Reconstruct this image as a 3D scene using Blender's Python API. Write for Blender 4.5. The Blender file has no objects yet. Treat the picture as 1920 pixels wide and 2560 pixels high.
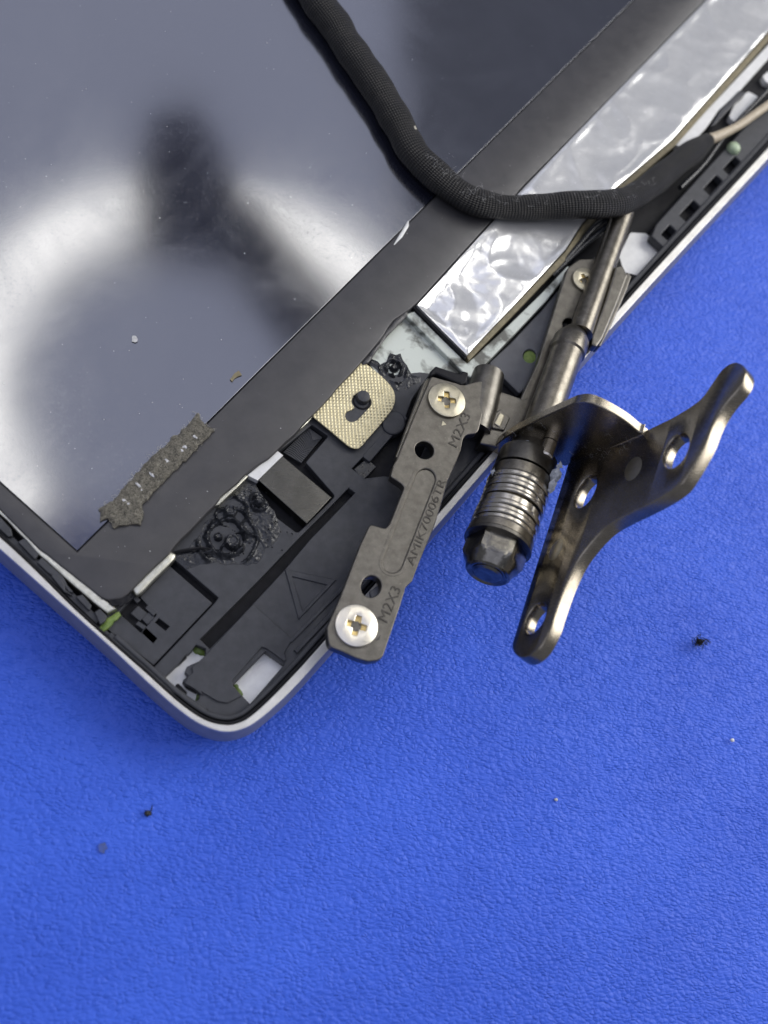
import bpy, bmesh, math, random
from mathutils import Vector, Matrix, noise, geometry

random.seed(7)
SC = bpy.context.scene
COL = SC.collection
S = 0.001                       # everything below is laid out in millimetres

# ------------------------------------------------------------------ camera
FPX, CX, CY = 2400.0, 960.0, 1280.0
FOOT = (330.0, 2200.0)          # where the vertical through the lens meets the bench
DIST = 125.0
_n = Vector((CX - FOOT[0], FOOT[1] - CY, FPX)).normalized()
_x = (Vector((1, 0, 0)) - _n * _n.x).normalized()
_y = _n.cross(_x)
R = Matrix((_x, _y, _n))        # camera axes -> world axes
CAM = R @ Vector((0, 0, DIST))
cd = bpy.data.cameras.new("camera")
cam = bpy.data.objects.new("camera", cd)
COL.objects.link(cam)
cam.matrix_world = Matrix.Translation(CAM * S) @ R.to_4x4()
cd.sensor_fit = 'VERTICAL'
cd.sensor_height = 36.0
cd.sensor_width = 27.0
cd.lens = 36.0 * FPX / 2560.0
cd.clip_start = 0.002
cd.clip_end = 20.0
cd.dof.use_dof = True
cd.dof.focus_distance = 0.121
cd.dof.aperture_fstop = 21.0
SC.camera = cam

# ------------------------------------------------------------------ world, lamps, exposure
w = bpy.data.worlds.new("World")
SC.world = w
w.use_nodes = True
w.node_tree.nodes["Background"].inputs[0].default_value = (0.80, 0.84, 1.0, 1)
w.node_tree.nodes["Background"].inputs[1].default_value = 0.24
SC.view_settings.view_transform = 'Standard'
SC.view_settings.look = 'None'
SC.view_settings.exposure = 0.0
SC.view_settings.gamma = 1.0
SC.cycles.use_denoising = True
SC.cycles.max_bounces = 8


def ray(px, py):
    return R @ Vector(((px - CX) / FPX, -(py - CY) / FPX, -1.0))


def at(px, py, z=0.0):
    d = ray(px, py)
    return CAM + d * ((z - CAM.z) / d.z)


def camdir(x, y, z):
    return (R @ Vector((x, y, z))).normalized()


def pxmm(p):                    # millimetres per photo pixel at a point
    return (R.transposed() @ (p - CAM)).z * -1.0 / FPX


def mirror(px, py, z, h):
    """where a thing at height h stands whose reflection in a level face at height z shows at px, py"""
    p = at(px, py, z)
    d = ray(px, py)
    d = Vector((d.x, d.y, -d.z))
    return p + d * ((h - z) / d.z)


# rectangular area lamp aimed at a point
def area(name, loc, look, sx, sy, power, col):
    l = bpy.data.lights.new(name, 'AREA')
    l.shape = 'RECTANGLE'
    l.size, l.size_y, l.energy, l.color = sx, sy, power, col
    o = bpy.data.objects.new(name, l)
    COL.objects.link(o)
    o.location = loc
    o.rotation_euler = (Vector(look) - Vector(loc)).to_track_quat('-Z', 'Y').to_euler()
    return o


area("ceiling_bounce", (-0.70, 0.60, 1.5), (-0.70, 0.60, 0), 2.2, 3.6, 18.0, (0.74, 0.78, 1.0))  # added area lamp standing in for light bounced off the ceiling
_k = camdir(.89, .354, .16)
area("window_light", _k * .9 + Vector((0, 0, .08)), (0, 0, .01), .70, .60, 8.0, (1.0, .98, .95))

# ------------------------------------------------------------------ object helpers
BASE = {}


def base_of(o):
    return BASE.get(o.name, Vector((0, 0, 0))) if o else None


def tag(o, label=None, cat=None, group=None, kind=None):
    if label: o['label'] = label
    if cat: o['category'] = cat
    if group: o['group'] = group
    if kind: o['kind'] = kind
    return o


def thing(name, loc, label, cat, group=None):
    o = bpy.data.objects.new(name, None)
    o.empty_display_size = 0.003
    COL.objects.link(o)
    o.location = Vector(loc) * S
    BASE[o.name] = Vector(loc)
    return tag(o, label, cat, group)


def finish(name, verts, faces, mat, parent=None, smooth=22, uvs=None):
    """verts in world millimetres"""
    if parent:
        b = base_of(parent)
    else:
        b = sum(verts, Vector()) / len(verts)
        b = Vector((b.x, b.y, min(v.z for v in verts)))
    me = bpy.data.meshes.new(name)
    me.from_pydata([((v - b) * S)[:] for v in verts], [], faces)
    me.update()
    bm = bmesh.new()
    bm.from_mesh(me)
    bmesh.ops.recalc_face_normals(bm, faces=bm.faces)
    if uvs:
        lay = bm.loops.layers.uv.new("UVMap")
        bm.verts.ensure_lookup_table()
        for fc in bm.faces:
            for lp in fc.loops:
                lp[lay].uv = uvs[lp.vert.index]
    bm.to_mesh(me)
    bm.free()
    if smooth:
        me.polygons.foreach_set("use_smooth", [True] * len(me.polygons))
        if smooth < 180:
            me.set_sharp_from_angle(angle=math.radians(smooth))
    me.materials.append(mat)
    o = bpy.data.objects.new(name, me)
    COL.objects.link(o)
    BASE[o.name] = b
    if parent:
        o.parent = parent
    else:
        o.location = b * S
    return o


class Plane:
    def __init__(self, o, n, u=None):
        self.o, self.n = Vector(o), Vector(n).normalized()
        u = Vector(u) if u else Vector((1, 0, 0))
        self.u = (u - self.n * u.dot(self.n)).normalized()
        self.v = self.n.cross(self.u)

    def hit(self, px, py):
        d = ray(px, py)
        return CAM + d * ((self.o - CAM).dot(self.n) / d.dot(self.n))

    def loc(self, px, py):
        p = self.hit(px, py) - self.o
        return Vector((p.dot(self.u), p.dot(self.v)))

    def at(self, q, h=0.0):
        return self.o + self.u * q[0] + self.v * q[1] + self.n * h

    def up(self, h):
        return Plane(self.o + self.n * h, self.n, self.u)


def level(z):
    return Plane((0, 0, z), (0, 0, 1))


def fillet(pts, r=0.0, n=4):
    """round the corners of a polygon; a point may carry its own radius"""
    out = []
    m = len(pts)
    for i in range(m):
        p = Vector(pts[i][:2])
        rr = pts[i][2] if len(pts[i]) > 2 else r
        if rr <= 0:
            out.append(p)
            continue
        a, c = Vector(pts[i - 1][:2]) - p, Vector(pts[(i + 1) % m][:2]) - p
        la, lc = a.length, c.length
        a.normalize(); c.normalize()
        ang = math.acos(max(-1, min(1, a.dot(c))))
        if ang > 3.05:
            out.append(p)
            continue
        t = min(rr / math.tan(ang / 2), la * .48, lc * .48)
        p0, p1 = p + a * t, p + c * t
        for k in range(n + 1):
            s = k / n
            out.append(p0 * (1 - s) ** 2 + p * 2 * s * (1 - s) + p1 * s * s)
    return out


def curve(pts, closed=True, n=6):
    out = []
    m = len(pts)
    P = [Vector(p[:2]) if len(p) < 3 else Vector(p) for p in pts]
    for i in range(m if closed else m - 1):
        if closed:
            a, b, c, d = P[i - 1], P[i], P[(i + 1) % m], P[(i + 2) % m]
        else:
            a, b, c, d = P[max(i - 1, 0)], P[i], P[i + 1], P[min(i + 2, m - 1)]
        for k in range(n):
            t = k / n
            out.append(.5 * ((2 * b) + (c - a) * t + (2 * a - 5 * b + 4 * c - d) * t * t + (3 * b - a - 3 * c + d) * t ** 3))
    if not closed:
        out.append(P[-1])
    return out


def circle(cx, cy, r, n=20, ry=None, rot=0):
    ry = ry or r
    c, s = math.cos(rot), math.sin(rot)
    return [Vector((cx + r * math.cos(t) * c - ry * math.sin(t) * s, cy + r * math.cos(t) * s + ry * math.sin(t) * c))
            for t in [2 * math.pi * k / n for k in range(n)]]


def stadium(a, b, r, n=8):
    a, b = Vector(a), Vector(b)
    d = (b - a).normalized()
    t0 = math.atan2(d.y, d.x)
    return [b + r * Vector((math.cos(t0 - math.pi / 2 + math.pi * k / n), math.sin(t0 - math.pi / 2 + math.pi * k / n))) for k in range(n + 1)] + \
           [a + r * Vector((math.cos(t0 + math.pi / 2 + math.pi * k / n), math.sin(t0 + math.pi / 2 + math.pi * k / n))) for k in range(n + 1)]


def jitter(pts, amp, step=14, seed=0):
    """a torn outline: extra points along the edges, pushed about"""
    rnd = random.Random(seed)
    out = []
    for i in range(len(pts)):
        a, b = Vector(pts[i][:2]), Vector(pts[(i + 1) % len(pts)][:2])
        k = max(1, int((b - a).length / step))
        for j in range(k):
            p = a.lerp(b, j / k)
            out.append(p + Vector((rnd.uniform(-amp, amp), rnd.uniform(-amp, amp))))
    return out


def sarea(p):
    return sum(p[i - 1].x * p[i].y - p[i].x * p[i - 1].y for i in range(len(p))) / 2


def clean(p):
    out = []
    for q in p:
        if not out or (q - out[-1]).length > 1e-4:
            out.append(q)
    if (out[0] - out[-1]).length < 1e-4:
        out.pop()
    return out


def inset(p, d):
    m = len(p)
    out = []
    for i in range(m):
        e0, e1 = (p[i] - p[i - 1]).normalized(), (p[(i + 1) % m] - p[i]).normalized()
        n0, n1 = Vector((-e0.y, e0.x)), Vector((-e1.y, e1.x))
        b = n0 + n1
        b = b / max(b.dot(n0), .55) if b.length > 1e-6 else n0
        out.append(p[i] + b * d)
    return out


def prism(loops, plane, thick, bevel):
    """verts, faces of a plate with holes; the top lies in the plane, edges rounded"""
    L = []
    for k, p in enumerate(loops):
        p = clean(p)
        a = sarea(p)
        if (k == 0) != (a > 0):
            p = p[::-1]
        L.append(p)
    b = bevel
    rows = [(b, 0.0), (b * .35, -b * .3), (0.0, -b), (0.0, -thick)] if b > 0 else [(0, 0), (0, -thick)]
    verts, faces = [], []
    top_idx, bot_idx, top2 = [], [], []
    for p in L:
        m = len(p)
        start = len(verts)
        for (d, h) in rows:
            q = inset(p, d) if d else p
            verts += [plane.at(c, h) for c in q]
        top2.append(inset(p, b) if b else p)
        top_idx += list(range(start, start + m))
        bot_idx += list(range(start + (len(rows) - 1) * m, start + len(rows) * m))
        for r in range(len(rows) - 1):
            for i in range(m):
                j = (i + 1) % m
                a0, a1 = start + r * m + i, start + r * m + j
                faces.append((a0, a0 + m, a1 + m, a1))
    tri = geometry.tessellate_polygon([[c.to_3d() for c in p] for p in top2])
    for t in tri:
        if len(set(t)) == 3:
            faces.append(tuple(top_idx[i] for i in t))
            faces.append(tuple(bot_idx[i] for i in reversed(t)))
    return verts, faces


def plate(name, outline, plane, thick, mat, parent=None, holes=(), bevel=.08, smooth=22):
    """outline and holes in photo pixels laid on the plane"""
    loops = [[plane.loc(*p[:2]) for p in outline]] + [[plane.loc(*p[:2]) for p in h] for h in holes]
    v, f = prism(loops, plane, thick, bevel)
    return finish(name, v, f, mat, parent, smooth)


def slab(name, outline, z, thick, mat, parent=None, **k):
    return plate(name, outline, level(z), thick, mat, parent, **k)


def inside(p, poly):
    r = False
    for i in range(len(poly)):
        a, b = poly[i - 1], poly[i]
        if (a.y > p.y) != (b.y > p.y) and p.x < (b.x - a.x) * (p.y - a.y) / (b.y - a.y) + a.x:
            r = not r
    return r


def edge_dist(p, poly):
    d = 1e9
    for i in range(len(poly)):
        a, b = poly[i - 1], poly[i]
        e = b - a
        t = max(0, min(1, (p - a).dot(e) / max(e.length_squared, 1e-9)))
        d = min(d, (p - a - e * t).length)
    return d


def patch(name, outline, plane, step, hfun, skirt, mat, parent=None, smooth=60):
    """a rough sheet: outline in pixels filled with a fine mesh, raised by hfun(x, y, distance to edge)"""
    poly = clean([plane.loc(*p[:2]) for p in outline])
    if sarea(poly) < 0: poly = poly[::-1]
    x0, x1 = min(p.x for p in poly), max(p.x for p in poly)
    y0, y1 = min(p.y for p in poly), max(p.y for p in poly)
    pts = list(poly)
    rnd = random.Random(len(name))
    y = y0
    while y < y1:
        x = x0
        while x < x1:
            q = Vector((x + rnd.uniform(-.25, .25) * step, y + rnd.uniform(-.25, .25) * step))
            if inside(q, poly) and edge_dist(q, poly) > step * .35:
                pts.append(q)
            x += step
        y += step
    m = len(poly)
    vs, _, fs, _, _, _ = geometry.delaunay_2d_cdt(pts, [], [list(range(m))], 1, 1e-6)
    verts = [plane.at(v, hfun(v.x, v.y, edge_dist(v, poly))) for v in vs]
    faces = [tuple(f) for f in fs]
    s = len(verts)
    verts += [plane.at(p, -skirt) for p in poly]
    top = [len(verts) + i for i in range(m)]
    verts += [plane.at(p, hfun(p.x, p.y, 0)) for p in poly]
    faces += [(top[i], s + i, s + (i + 1) % m, top[(i + 1) % m]) for i in range(m)]
    return finish(name, verts, faces, mat, parent, smooth)


def frames(path):
    T = []
    for i in range(len(path)):
        T.append((path[min(i + 1, len(path) - 1)] - path[max(i - 1, 0)]).normalized())
    u = T[0].orthogonal().normalized()
    out = []
    for t in T:
        u = (u - t * u.dot(t)).normalized()
        out.append((t, u, t.cross(u)))
    return out


def tube_data(path, rad, n=10, flat=None, cap=True):
    verts, faces, uvs = [], [], []
    fr = frames(path)
    s = 0.0
    for i, p in enumerate(path):
        if i: s += (p - path[i - 1]).length
        r = rad[i] if isinstance(rad, (list, tuple)) else rad
        for k in range(n):
            a = 2 * math.pi * k / n
            q = fr[i][1] * math.cos(a) * r + fr[i][2] * math.sin(a) * r
            if flat: q.z *= flat
            verts.append(p + q)
            uvs.append((k / n, s))
    for i in range(len(path) - 1):
        for k in range(n):
            a, b = i * n + k, i * n + (k + 1) % n
            faces.append((a, b, b + n, a + n))
    if cap:
        faces.append(tuple(range(n))[::-1])
        faces.append(tuple(range(len(verts) - n, len(verts))))
    return verts, faces, uvs


def tube(name, path, rad, mat, parent=None, n=10, flat=None, smooth=50):
    v, f, u = tube_data(path, rad, n, flat)
    return finish(name, v, f, mat, parent, smooth, u)


def revolve(name, o, axis, prof, mat, parent=None, n=40, sides=None, smooth=25, up=None, caps=True):
    """prof: (distance along axis, radius); sides: polygonal rows for a nut"""
    a = axis.normalized()
    u = (up - a * up.dot(a)).normalized() if up else a.orthogonal().normalized()
    v = a.cross(u)
    verts, faces = [], []
    for row in prof:
        s, r = row[0], row[1]
        fl = row[2] if len(row) > 2 else None
        for k in range(n):
            t = 2 * math.pi * k / n
            rr = r
            if fl:
                tt = (t + math.pi / 6) % (math.pi / 3) - math.pi / 6
                rr = min(r, fl / math.cos(tt))
            verts.append(o + a * s + u * math.cos(t) * rr + v * math.sin(t) * rr)
    for i in range(len(prof) - 1):
        for k in range(n):
            j = (k + 1) % n
            faces.append((i * n + k, i * n + j, (i + 1) * n + j, (i + 1) * n + k))
    if caps:
        faces.append(tuple(range(n))[::-1])
        faces.append(tuple(range((len(prof) - 1) * n, len(prof) * n)))
    return finish(name, verts, faces, mat, parent, smooth)


def fibres(name, seeds, mat, parent=None, rad=.02, length=(1, 2.5), curl=1.0, seed=1, up=.15):
    """loose threads, one mesh"""
    rnd = random.Random(seed)
    V, Fc = [], []
    for p in seeds:
        L = rnd.uniform(*length)
        ang = rnd.uniform(0, 6.28)
        d = Vector((math.cos(ang), math.sin(ang), rnd.uniform(-.1, .4)))
        q = Vector(p)
        path = [q.copy()]
        k = rnd.uniform(-curl, curl)
        for i in range(6):
            d.rotate(Matrix.Rotation(k + rnd.uniform(-.5, .5) * curl, 3, 'Z'))
            d.z += rnd.uniform(-.3, .3) - (.25 if q.z > p[2] + up else 0)
            q = q + d.normalized() * L / 6
            q.z = max(q.z, p[2] - .05)
            path.append(q.copy())
        v, f, _ = tube_data(path, rad, 3, None, False)
        Fc += [tuple(i + len(V) for i in t) for t in f]
        V += v
    return finish(name, V, Fc, mat, parent, 180)


def nz(x, y, z=0.0, s=1.0):
    return noise.noise(Vector((x * s, y * s, z)))


# ------------------------------------------------------------------ materials
class NT:
    def __init__(self, name):
        self.m = bpy.data.materials.new(name)
        self.m.use_nodes = True
        self.t = self.m.node_tree
        self.b = self.t.nodes["Principled BSDF"]
        self.tc = self.t.nodes.new("ShaderNodeTexCoord")
        mp = self.t.nodes.new("ShaderNodeMapping")
        mp.inputs["Scale"].default_value = (1000, 1000, 1000)
        self.t.links.new(self.tc.outputs["Object"], mp.inputs[0])
        self.mm = mp.outputs[0]

    def node(self, typ, **k):
        n = self.t.nodes.new(typ)
        for a, v in k.items():
            if hasattr(n, a): setattr(n, a, v)
            else: n.inputs[a.replace("_", " ")].default_value = v
        return n

    def link(self, a, b):
        self.t.links.new(a, b)

    def noise(self, scale, detail=4, rough=.55, vec=None, dist=0):
        n = self.node("ShaderNodeTexNoise")
        n.inputs["Scale"].default_value = scale
        n.inputs["Detail"].default_value = detail
        n.inputs["Roughness"].default_value = rough
        n.inputs["Distortion"].default_value = dist
        self.link(vec or self.mm, n.inputs["Vector"])
        return n.outputs[0]

    def ramp(self, val, stops):
        r = self.node("ShaderNodeValToRGB")
        e = r.color_ramp.elements
        while len(e) < len(stops): e.new(.5)
        for i, (p, c) in enumerate(stops):
            e[i].position = p
            e[i].color = (c, c, c, 1) if isinstance(c, (int, float)) else (*c, 1)
        self.link(val, r.inputs[0])
        return r.outputs[0]

    def mix(self, fac, a, b):
        n = self.node("ShaderNodeMix", data_type='RGBA')
        for s, x in ((0, fac), (6, a), (7, b)):
            if isinstance(x, (int, float)): n.inputs[s].default_value = x
            elif isinstance(x, tuple): n.inputs[s].default_value = (*x, 1)
            else: self.link(x, n.inputs[s])
        return n.outputs[2]

    def math(self, op, a, b=None):
        n = self.node("ShaderNodeMath", operation=op)
        for i, x in enumerate((a, b)):
            if x is None: continue
            if isinstance(x, (int, float)): n.inputs[i].default_value = x
            else: self.link(x, n.inputs[i])
        return n.outputs[0]

    def bump(self, h, dist, strength=1.0, prev=None):
        n = self.node("ShaderNodeBump")
        n.inputs["Distance"].default_value = dist * S
        n.inputs["Strength"].default_value = strength
        self.link(h, n.inputs["Height"])
        if prev: self.link(prev, n.inputs["Normal"])
        self.link(n.outputs[0], self.b.inputs["Normal"])
        return n.outputs[0]

    def set(self, **k):
        for a, v in k.items():
            i = self.b.inputs[{"col": "Base Color", "rough": "Roughness", "metal": "Metallic", "ior": "IOR", "coat": "Coat Weight",
                               "coatr": "Coat Roughness", "sheen": "Sheen Weight", "spec": "Specular IOR Level", "alpha": "Alpha",
                               "trans": "Transmission Weight"}[a]]
            if isinstance(v, (int, float)): i.default_value = v
            elif isinstance(v, tuple): i.default_value = (*v, 1)
            else: self.link(v, i)
        return self


def basic(name, c1, c2, rough=(.35, .55), metal=0.0, nscale=1.2, bscale=18.0, bdist=.01, spec=.5, stops=(.35, .7)):
    t = NT(name)
    nv = t.noise(nscale, 5, .6)
    t.set(col=t.mix(t.ramp(nv, ((stops[0], 0.0), (stops[1], 1.0))), c1, c2), metal=metal, spec=spec,
          rough=t.ramp(t.noise(nscale * 2.3, 4), ((.3, rough[0]), (.7, rough[1]))))
    if bdist: t.bump(t.noise(bscale, 3), bdist)
    return t.m


def m_leather():
    t = NT("blue_leather")
    warp = t.node("ShaderNodeTexNoise"); warp.inputs["Scale"].default_value = .35; warp.inputs["Detail"].default_value = 3
    t.link(t.mm, warp.inputs["Vector"])
    vm = t.node("ShaderNodeVectorMath", operation='MULTIPLY_ADD')
    t.link(warp.outputs[1], vm.inputs[0]); vm.inputs[1].default_value = (1.1, 1.1, 0); t.link(t.mm, vm.inputs[2])
    mp = t.node("ShaderNodeMapping")
    mp.inputs["Rotation"].default_value = (0, 0, math.radians(28))
    mp.inputs["Scale"].default_value = (.78, 1.3, 1)
    t.link(vm.outputs[0], mp.inputs[0])

    def vor(scale, feat):
        v = t.node("ShaderNodeTexVoronoi", feature=feat)
        v.inputs["Scale"].default_value = scale
        v.inputs["Randomness"].default_value = .9
        t.link(mp.outputs[0], v.inputs["Vector"])
        return v.outputs["Distance"]
    cell = t.ramp(vor(1.95, 'SMOOTH_F1'), ((.0, 1.0), (.85, 0.0)))
    crease = t.ramp(vor(1.95, 'DISTANCE_TO_EDGE'), ((.0, 0.0), (.22, 1.0)))
    # creases come and go, as in a rolled grain
    gate = t.ramp(t.noise(1.1, 3), ((.36, .15), (.66, 1.0)))
    cr = t.math('MULTIPLY', t.math('SUBTRACT', crease, 1.0), gate)
    h = t.math('ADD', t.math('MULTIPLY', cell, .6), t.math('MULTIPLY', cr, .32))
    h = t.math('ADD', h, t.math('MULTIPLY', t.noise(1.9, 3, .5, mp.outputs[0]), .8))
    t.bump(h, .20)
    c = t.mix(t.ramp(t.noise(.06, 4), ((.3, 0.0), (.7, 1.0))), (.032, .105, .64), (.042, .130, .73))
    stain = t.ramp(t.noise(.11, 6, .7), ((.66, 0.0), (.82, 1.0)))
    c = t.mix(t.math('MULTIPLY', stain, .22), c, (.05, .09, .30))
    t.set(col=c, rough=t.ramp(t.noise(.5, 3), ((.3, .48), (.7, .60))), spec=.42)
    return t.m


def m_screen():
    t = NT("screen_glass")
    sm = t.ramp(t.noise(.06, 6, .65, dist=.8), ((.38, 0.0), (.70, 1.0)))
    dust = t.ramp(t.noise(2.2, 6, .8), ((.54, 0.0), (.66, 1.0)))
    area_ = t.ramp(t.noise(.035, 3), ((.40, 0.0), (.62, 1.0)))
    mp = t.node("ShaderNodeMapping")
    mp.inputs["Rotation"].default_value = (0, 0, math.radians(35))
    mp.inputs["Scale"].default_value = (.09, 3.2, 1)
    t.link(t.mm, mp.inputs[0])
    scr = t.math('MULTIPLY', t.ramp(t.noise(.8, 3, .6, mp.outputs[0]), ((.68, 0.0), (.74, 1.0))), sm)
    c = t.mix(t.math('MULTIPLY', sm, .4), (.008, .009, .018), (.026, .028, .044))
    c = t.mix(t.math('MULTIPLY', t.math('MULTIPLY', dust, area_), .09), c, (.20, .20, .22))
    c = t.mix(t.math('MULTIPLY', scr, .16), c, (.22, .22, .25))
    t.set(col=c, ior=2.9, rough=t.math('ADD', t.ramp(sm, ((0.0, .105), (1.0, .17))), t.math('MULTIPLY', t.math('MULTIPLY', dust, area_), .10)))
    t.b.inputs["Specular Tint"].default_value = (.92, .94, 1.0, 1)
    t.bump(t.noise(7.0, 4, .7), .0016)
    return t.m


def m_cable():
    t = NT("woven_sleeve")
    sep = t.node("ShaderNodeSeparateXYZ")
    t.link(t.tc.outputs["UV"], sep.inputs[0])
    u = t.math('MULTIPLY', sep.outputs[0], 2 * math.pi * 20)
    v = t.math('MULTIPLY', sep.outputs[1], 2 * math.pi / .86)
    a = t.math('SINE', t.math('ADD', u, v))
    b = t.math('SINE', t.math('SUBTRACT', u, v))
    h = t.math('MULTIPLY', a, b)
    wear = t.ramp(t.noise(.7, 5), ((.42, 0.0), (.7, 1.0)))
    hi = t.ramp(h, ((0.0, 0.0), (.8, 1.0)))
    c = t.mix(hi, (.003, .003, .004), (.036, .035, .035))
    c = t.mix(t.math('MULTIPLY', t.math('MULTIPLY', wear, hi), .5), c, (.11, .10, .09))
    t.set(col=c, rough=.5, spec=.35)
    t.bump(h, .10)
    return t.m


def m_gold():
    t = NT("gold_weave")
    mp = t.node("ShaderNodeMapping")
    mp.inputs["Rotation"].default_value = (0, 0, math.radians(40))
    t.link(t.mm, mp.inputs[0])
    sep = t.node("ShaderNodeSeparateXYZ")
    t.link(mp.outputs[0], sep.inputs[0])
    k = 2 * math.pi / .62
    a = t.math('SINE', t.math('MULTIPLY', sep.outputs[0], k))
    b = t.math('SINE', t.math('MULTIPLY', sep.outputs[1], k))
    h = t.math('MULTIPLY', a, b)
    wear = t.ramp(t.noise(.38, 3), ((.44, 0.0), (.62, 1.0)))
    dots = t.math('MULTIPLY', t.ramp(h, ((.35, 0.0), (.6, 1.0))), wear)
    c = t.mix(t.noise(2.5, 4), (.58, .50, .28), (.78, .71, .48))
    t.set(col=t.mix(t.math('MULTIPLY', dots, .8), c, (.10, .085, .05)), metal=.45, rough=.42)
    t.bump(h, .05)
    return t.m


def m_metal(name, c1, c2, rough, scratch=.5, nscale=.7, ang=20, bd=.006, metal=1.0):
    t = NT(name)
    mp = t.node("ShaderNodeMapping")
    mp.inputs["Rotation"].default_value = (math.radians(15), math.radians(25), math.radians(ang))
    mp.inputs["Scale"].default_value = (.35, 9, 5)
    t.link(t.mm, mp.inputs[0])
    sc = t.noise(1.6, 4, .7, mp.outputs[0])
    nv = t.noise(nscale, 6, .65)
    c = t.mix(t.ramp(nv, ((.35, 0.0), (.68, 1.0))), c1, c2)
    sp = t.ramp(t.noise(2.6, 6, .78, dist=1.0), ((.60, 0.0), (.72, 1.0)))
    c = t.mix(t.math('MULTIPLY', sp, scratch), c, tuple(min(1, x * 2.6) for x in c2))
    t.set(col=c, metal=metal, rough=t.ramp(sc, ((.3, rough[0]), (.7, rough[1]))))
    b = t.bump(sc, bd)
    t.bump(t.noise(7, 4, .7), bd, 1.0, b)
    return t.m


def m_dirty_white():
    t = NT("dirty_white")
    d = t.ramp(t.noise(.33, 4, .6, dist=.3), ((.50, 0.0), (.64, 1.0)))
    t.set(col=t.mix(t.math('MULTIPLY', d, .85), (.60, .64, .58), (.05, .045, .035)), rough=.38)
    t.bump(t.noise(3, 4), .02)
    return t.m


def m_tape():
    t = NT("fibrous_tape")
    nv = t.noise(3.2, 6, .8, dist=1.2)
    c = t.mix(t.ramp(nv, ((.40, 0.0), (.62, 1.0))), (.040, .036, .027), (.25, .232, .185))
    t.set(col=c, rough=.6)
    t.bump(nv, .2)
    return t.m


def m_emit(name, col, k):
    m = bpy.data.materials.new(name)
    m.use_nodes = True
    t = m.node_tree
    t.nodes.remove(t.nodes["Principled BSDF"])
    e = t.nodes.new("ShaderNodeEmission")
    e.inputs[0].default_value = (*col, 1)
    e.inputs[1].default_value = k
    t.links.new(e.outputs[0], t.nodes["Material Output"].inputs[0])
    return m


LEATHER, SCREEN, SLEEVE, GOLD = m_leather(), m_screen(), m_cable(), m_gold()
TRAY = basic("black_plastic", (.032, .034, .040), (.048, .050, .058), (.42, .58), 0, .8, 14, .008)
DEEP = basic("deep_black_plastic", (.008, .008, .010), (.014, .014, .017), (.45, .6), 0, 1, 14, .01, .2)
MELT = basic("melted_plastic", (.010, .011, .014), (.032, .034, .040), (.06, .26), 0, 1.6, 9, .03)
FILM = basic("border_film", (.046, .045, .048), (.062, .060, .062), (.34, .48), 0, .35, 20, .004)
GREYP = basic("grey_plastic", (.085, .088, .10), (.12, .125, .14), (.35, .5), 0, .5, 14, .006)
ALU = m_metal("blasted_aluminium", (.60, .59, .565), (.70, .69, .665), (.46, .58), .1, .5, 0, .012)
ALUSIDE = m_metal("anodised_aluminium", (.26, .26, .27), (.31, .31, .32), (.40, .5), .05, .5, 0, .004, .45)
FLOOR = basic("bare_lid_metal", (.80, .80, .79), (.90, .90, .88), (.3, .5), .15, .9, 10, .006)
EDGE = m_metal("panel_edge_metal", (.55, .54, .45), (.72, .71, .62), (.28, .45), .3, 1.4, 45, .012)
FOIL = m_metal("foil", (.78, .78, .775), (.86, .86, .85), (.17, .28), .05, .4, 30, .003, .62)
GUN = m_metal("gunmetal", (.118, .111, .098), (.172, .162, .144), (.34, .46), .45, .9, -68, .008)
DARKGUN = m_metal("dark_gunmetal", (.12, .113, .10), (.18, .17, .15), (.28, .42), .35, .9, -68, .008)
SHAFT = m_metal("shaft_steel", (.155, .142, .118), (.255, .235, .198), (.26, .38), .5, .9, 70, .008)
WASH = m_metal("washer_steel", (.50, .465, .40), (.64, .595, .52), (.15, .28), .3, .9, 20, .006)
NUT = m_metal("nut_steel", (.15, .142, .125), (.26, .245, .21), (.06, .13), .5, 1.0, 20, .01)
BRK = m_metal("bracket_steel", (.25, .222, .175), (.33, .295, .24), (.18, .30), .12, .6, 30, .005)
NICK = m_metal("nickel_bright", (.72, .675, .58), (.80, .76, .67), (.26, .4), .1, 1.0, 40, .006)
NICKD = m_metal("nickel_dull", (.40, .37, .28), (.52, .48, .37), (.3, .45), .2, 1.2, 40, .01)
BRASS = m_metal("brass_plating", (.62, .45, .16), (.80, .62, .28), (.22, .34), .2, 2.0, 10, .01, .55)
MAGN = m_metal("magnet_steel", (.075, .073, .066), (.105, .102, .092), (.24, .36), .05, .5, 10, .003)
WHITE = basic("white_plastic", (.72, .72, .70), (.80, .80, .78), (.3, .45), 0, .8, 12, .004)
DWHITE = m_dirty_white()
GREEN = basic("green_coating", (.10, .17, .03), (.22, .30, .07), (.3, .5), 0, 1.5, 8, .02)
PALEG = basic("pale_green", (.36, .46, .30), (.46, .55, .38), (.3, .5), 0, 1.5, 8, .02)
BEIGE = basic("beige_wire", (.44, .37, .26), (.54, .46, .34), (.4, .55), 0, 1.5, 8, .02)
TAN = basic("tan_edge", (.16, .135, .075), (.26, .22, .13), (.4, .6), 0, 1.5, 8, .02)
TAPE = m_tape()
SMUDGE = basic("grey_smudge", (.05, .10, .42), (.06, .085, .20), (.5, .7), 0, 2.5, 6, .03)
FIBRE = basic("pale_fibre", (.40, .38, .31), (.58, .55, .46), (.5, .7), 0, 2, 8, 0)
LINT = basic("grey_lint", (.40, .40, .40), (.6, .6, .6), (.5, .7), 0, 2, 8, 0)
GLOSS = basic("clear_glue", (.30, .30, .30), (.62, .62, .62), (.08, .16), .3, 3, 9, .04)
GREASE = basic("grey_grease", (.25, .27, .30), (.50, .52, .56), (.12, .25), 0, 3, 9, .03)
LAMPB = basic("lamp_black", (.012, .012, .014), (.018, .018, .02), (.4, .5), 0, .1, 1, 0)
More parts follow.
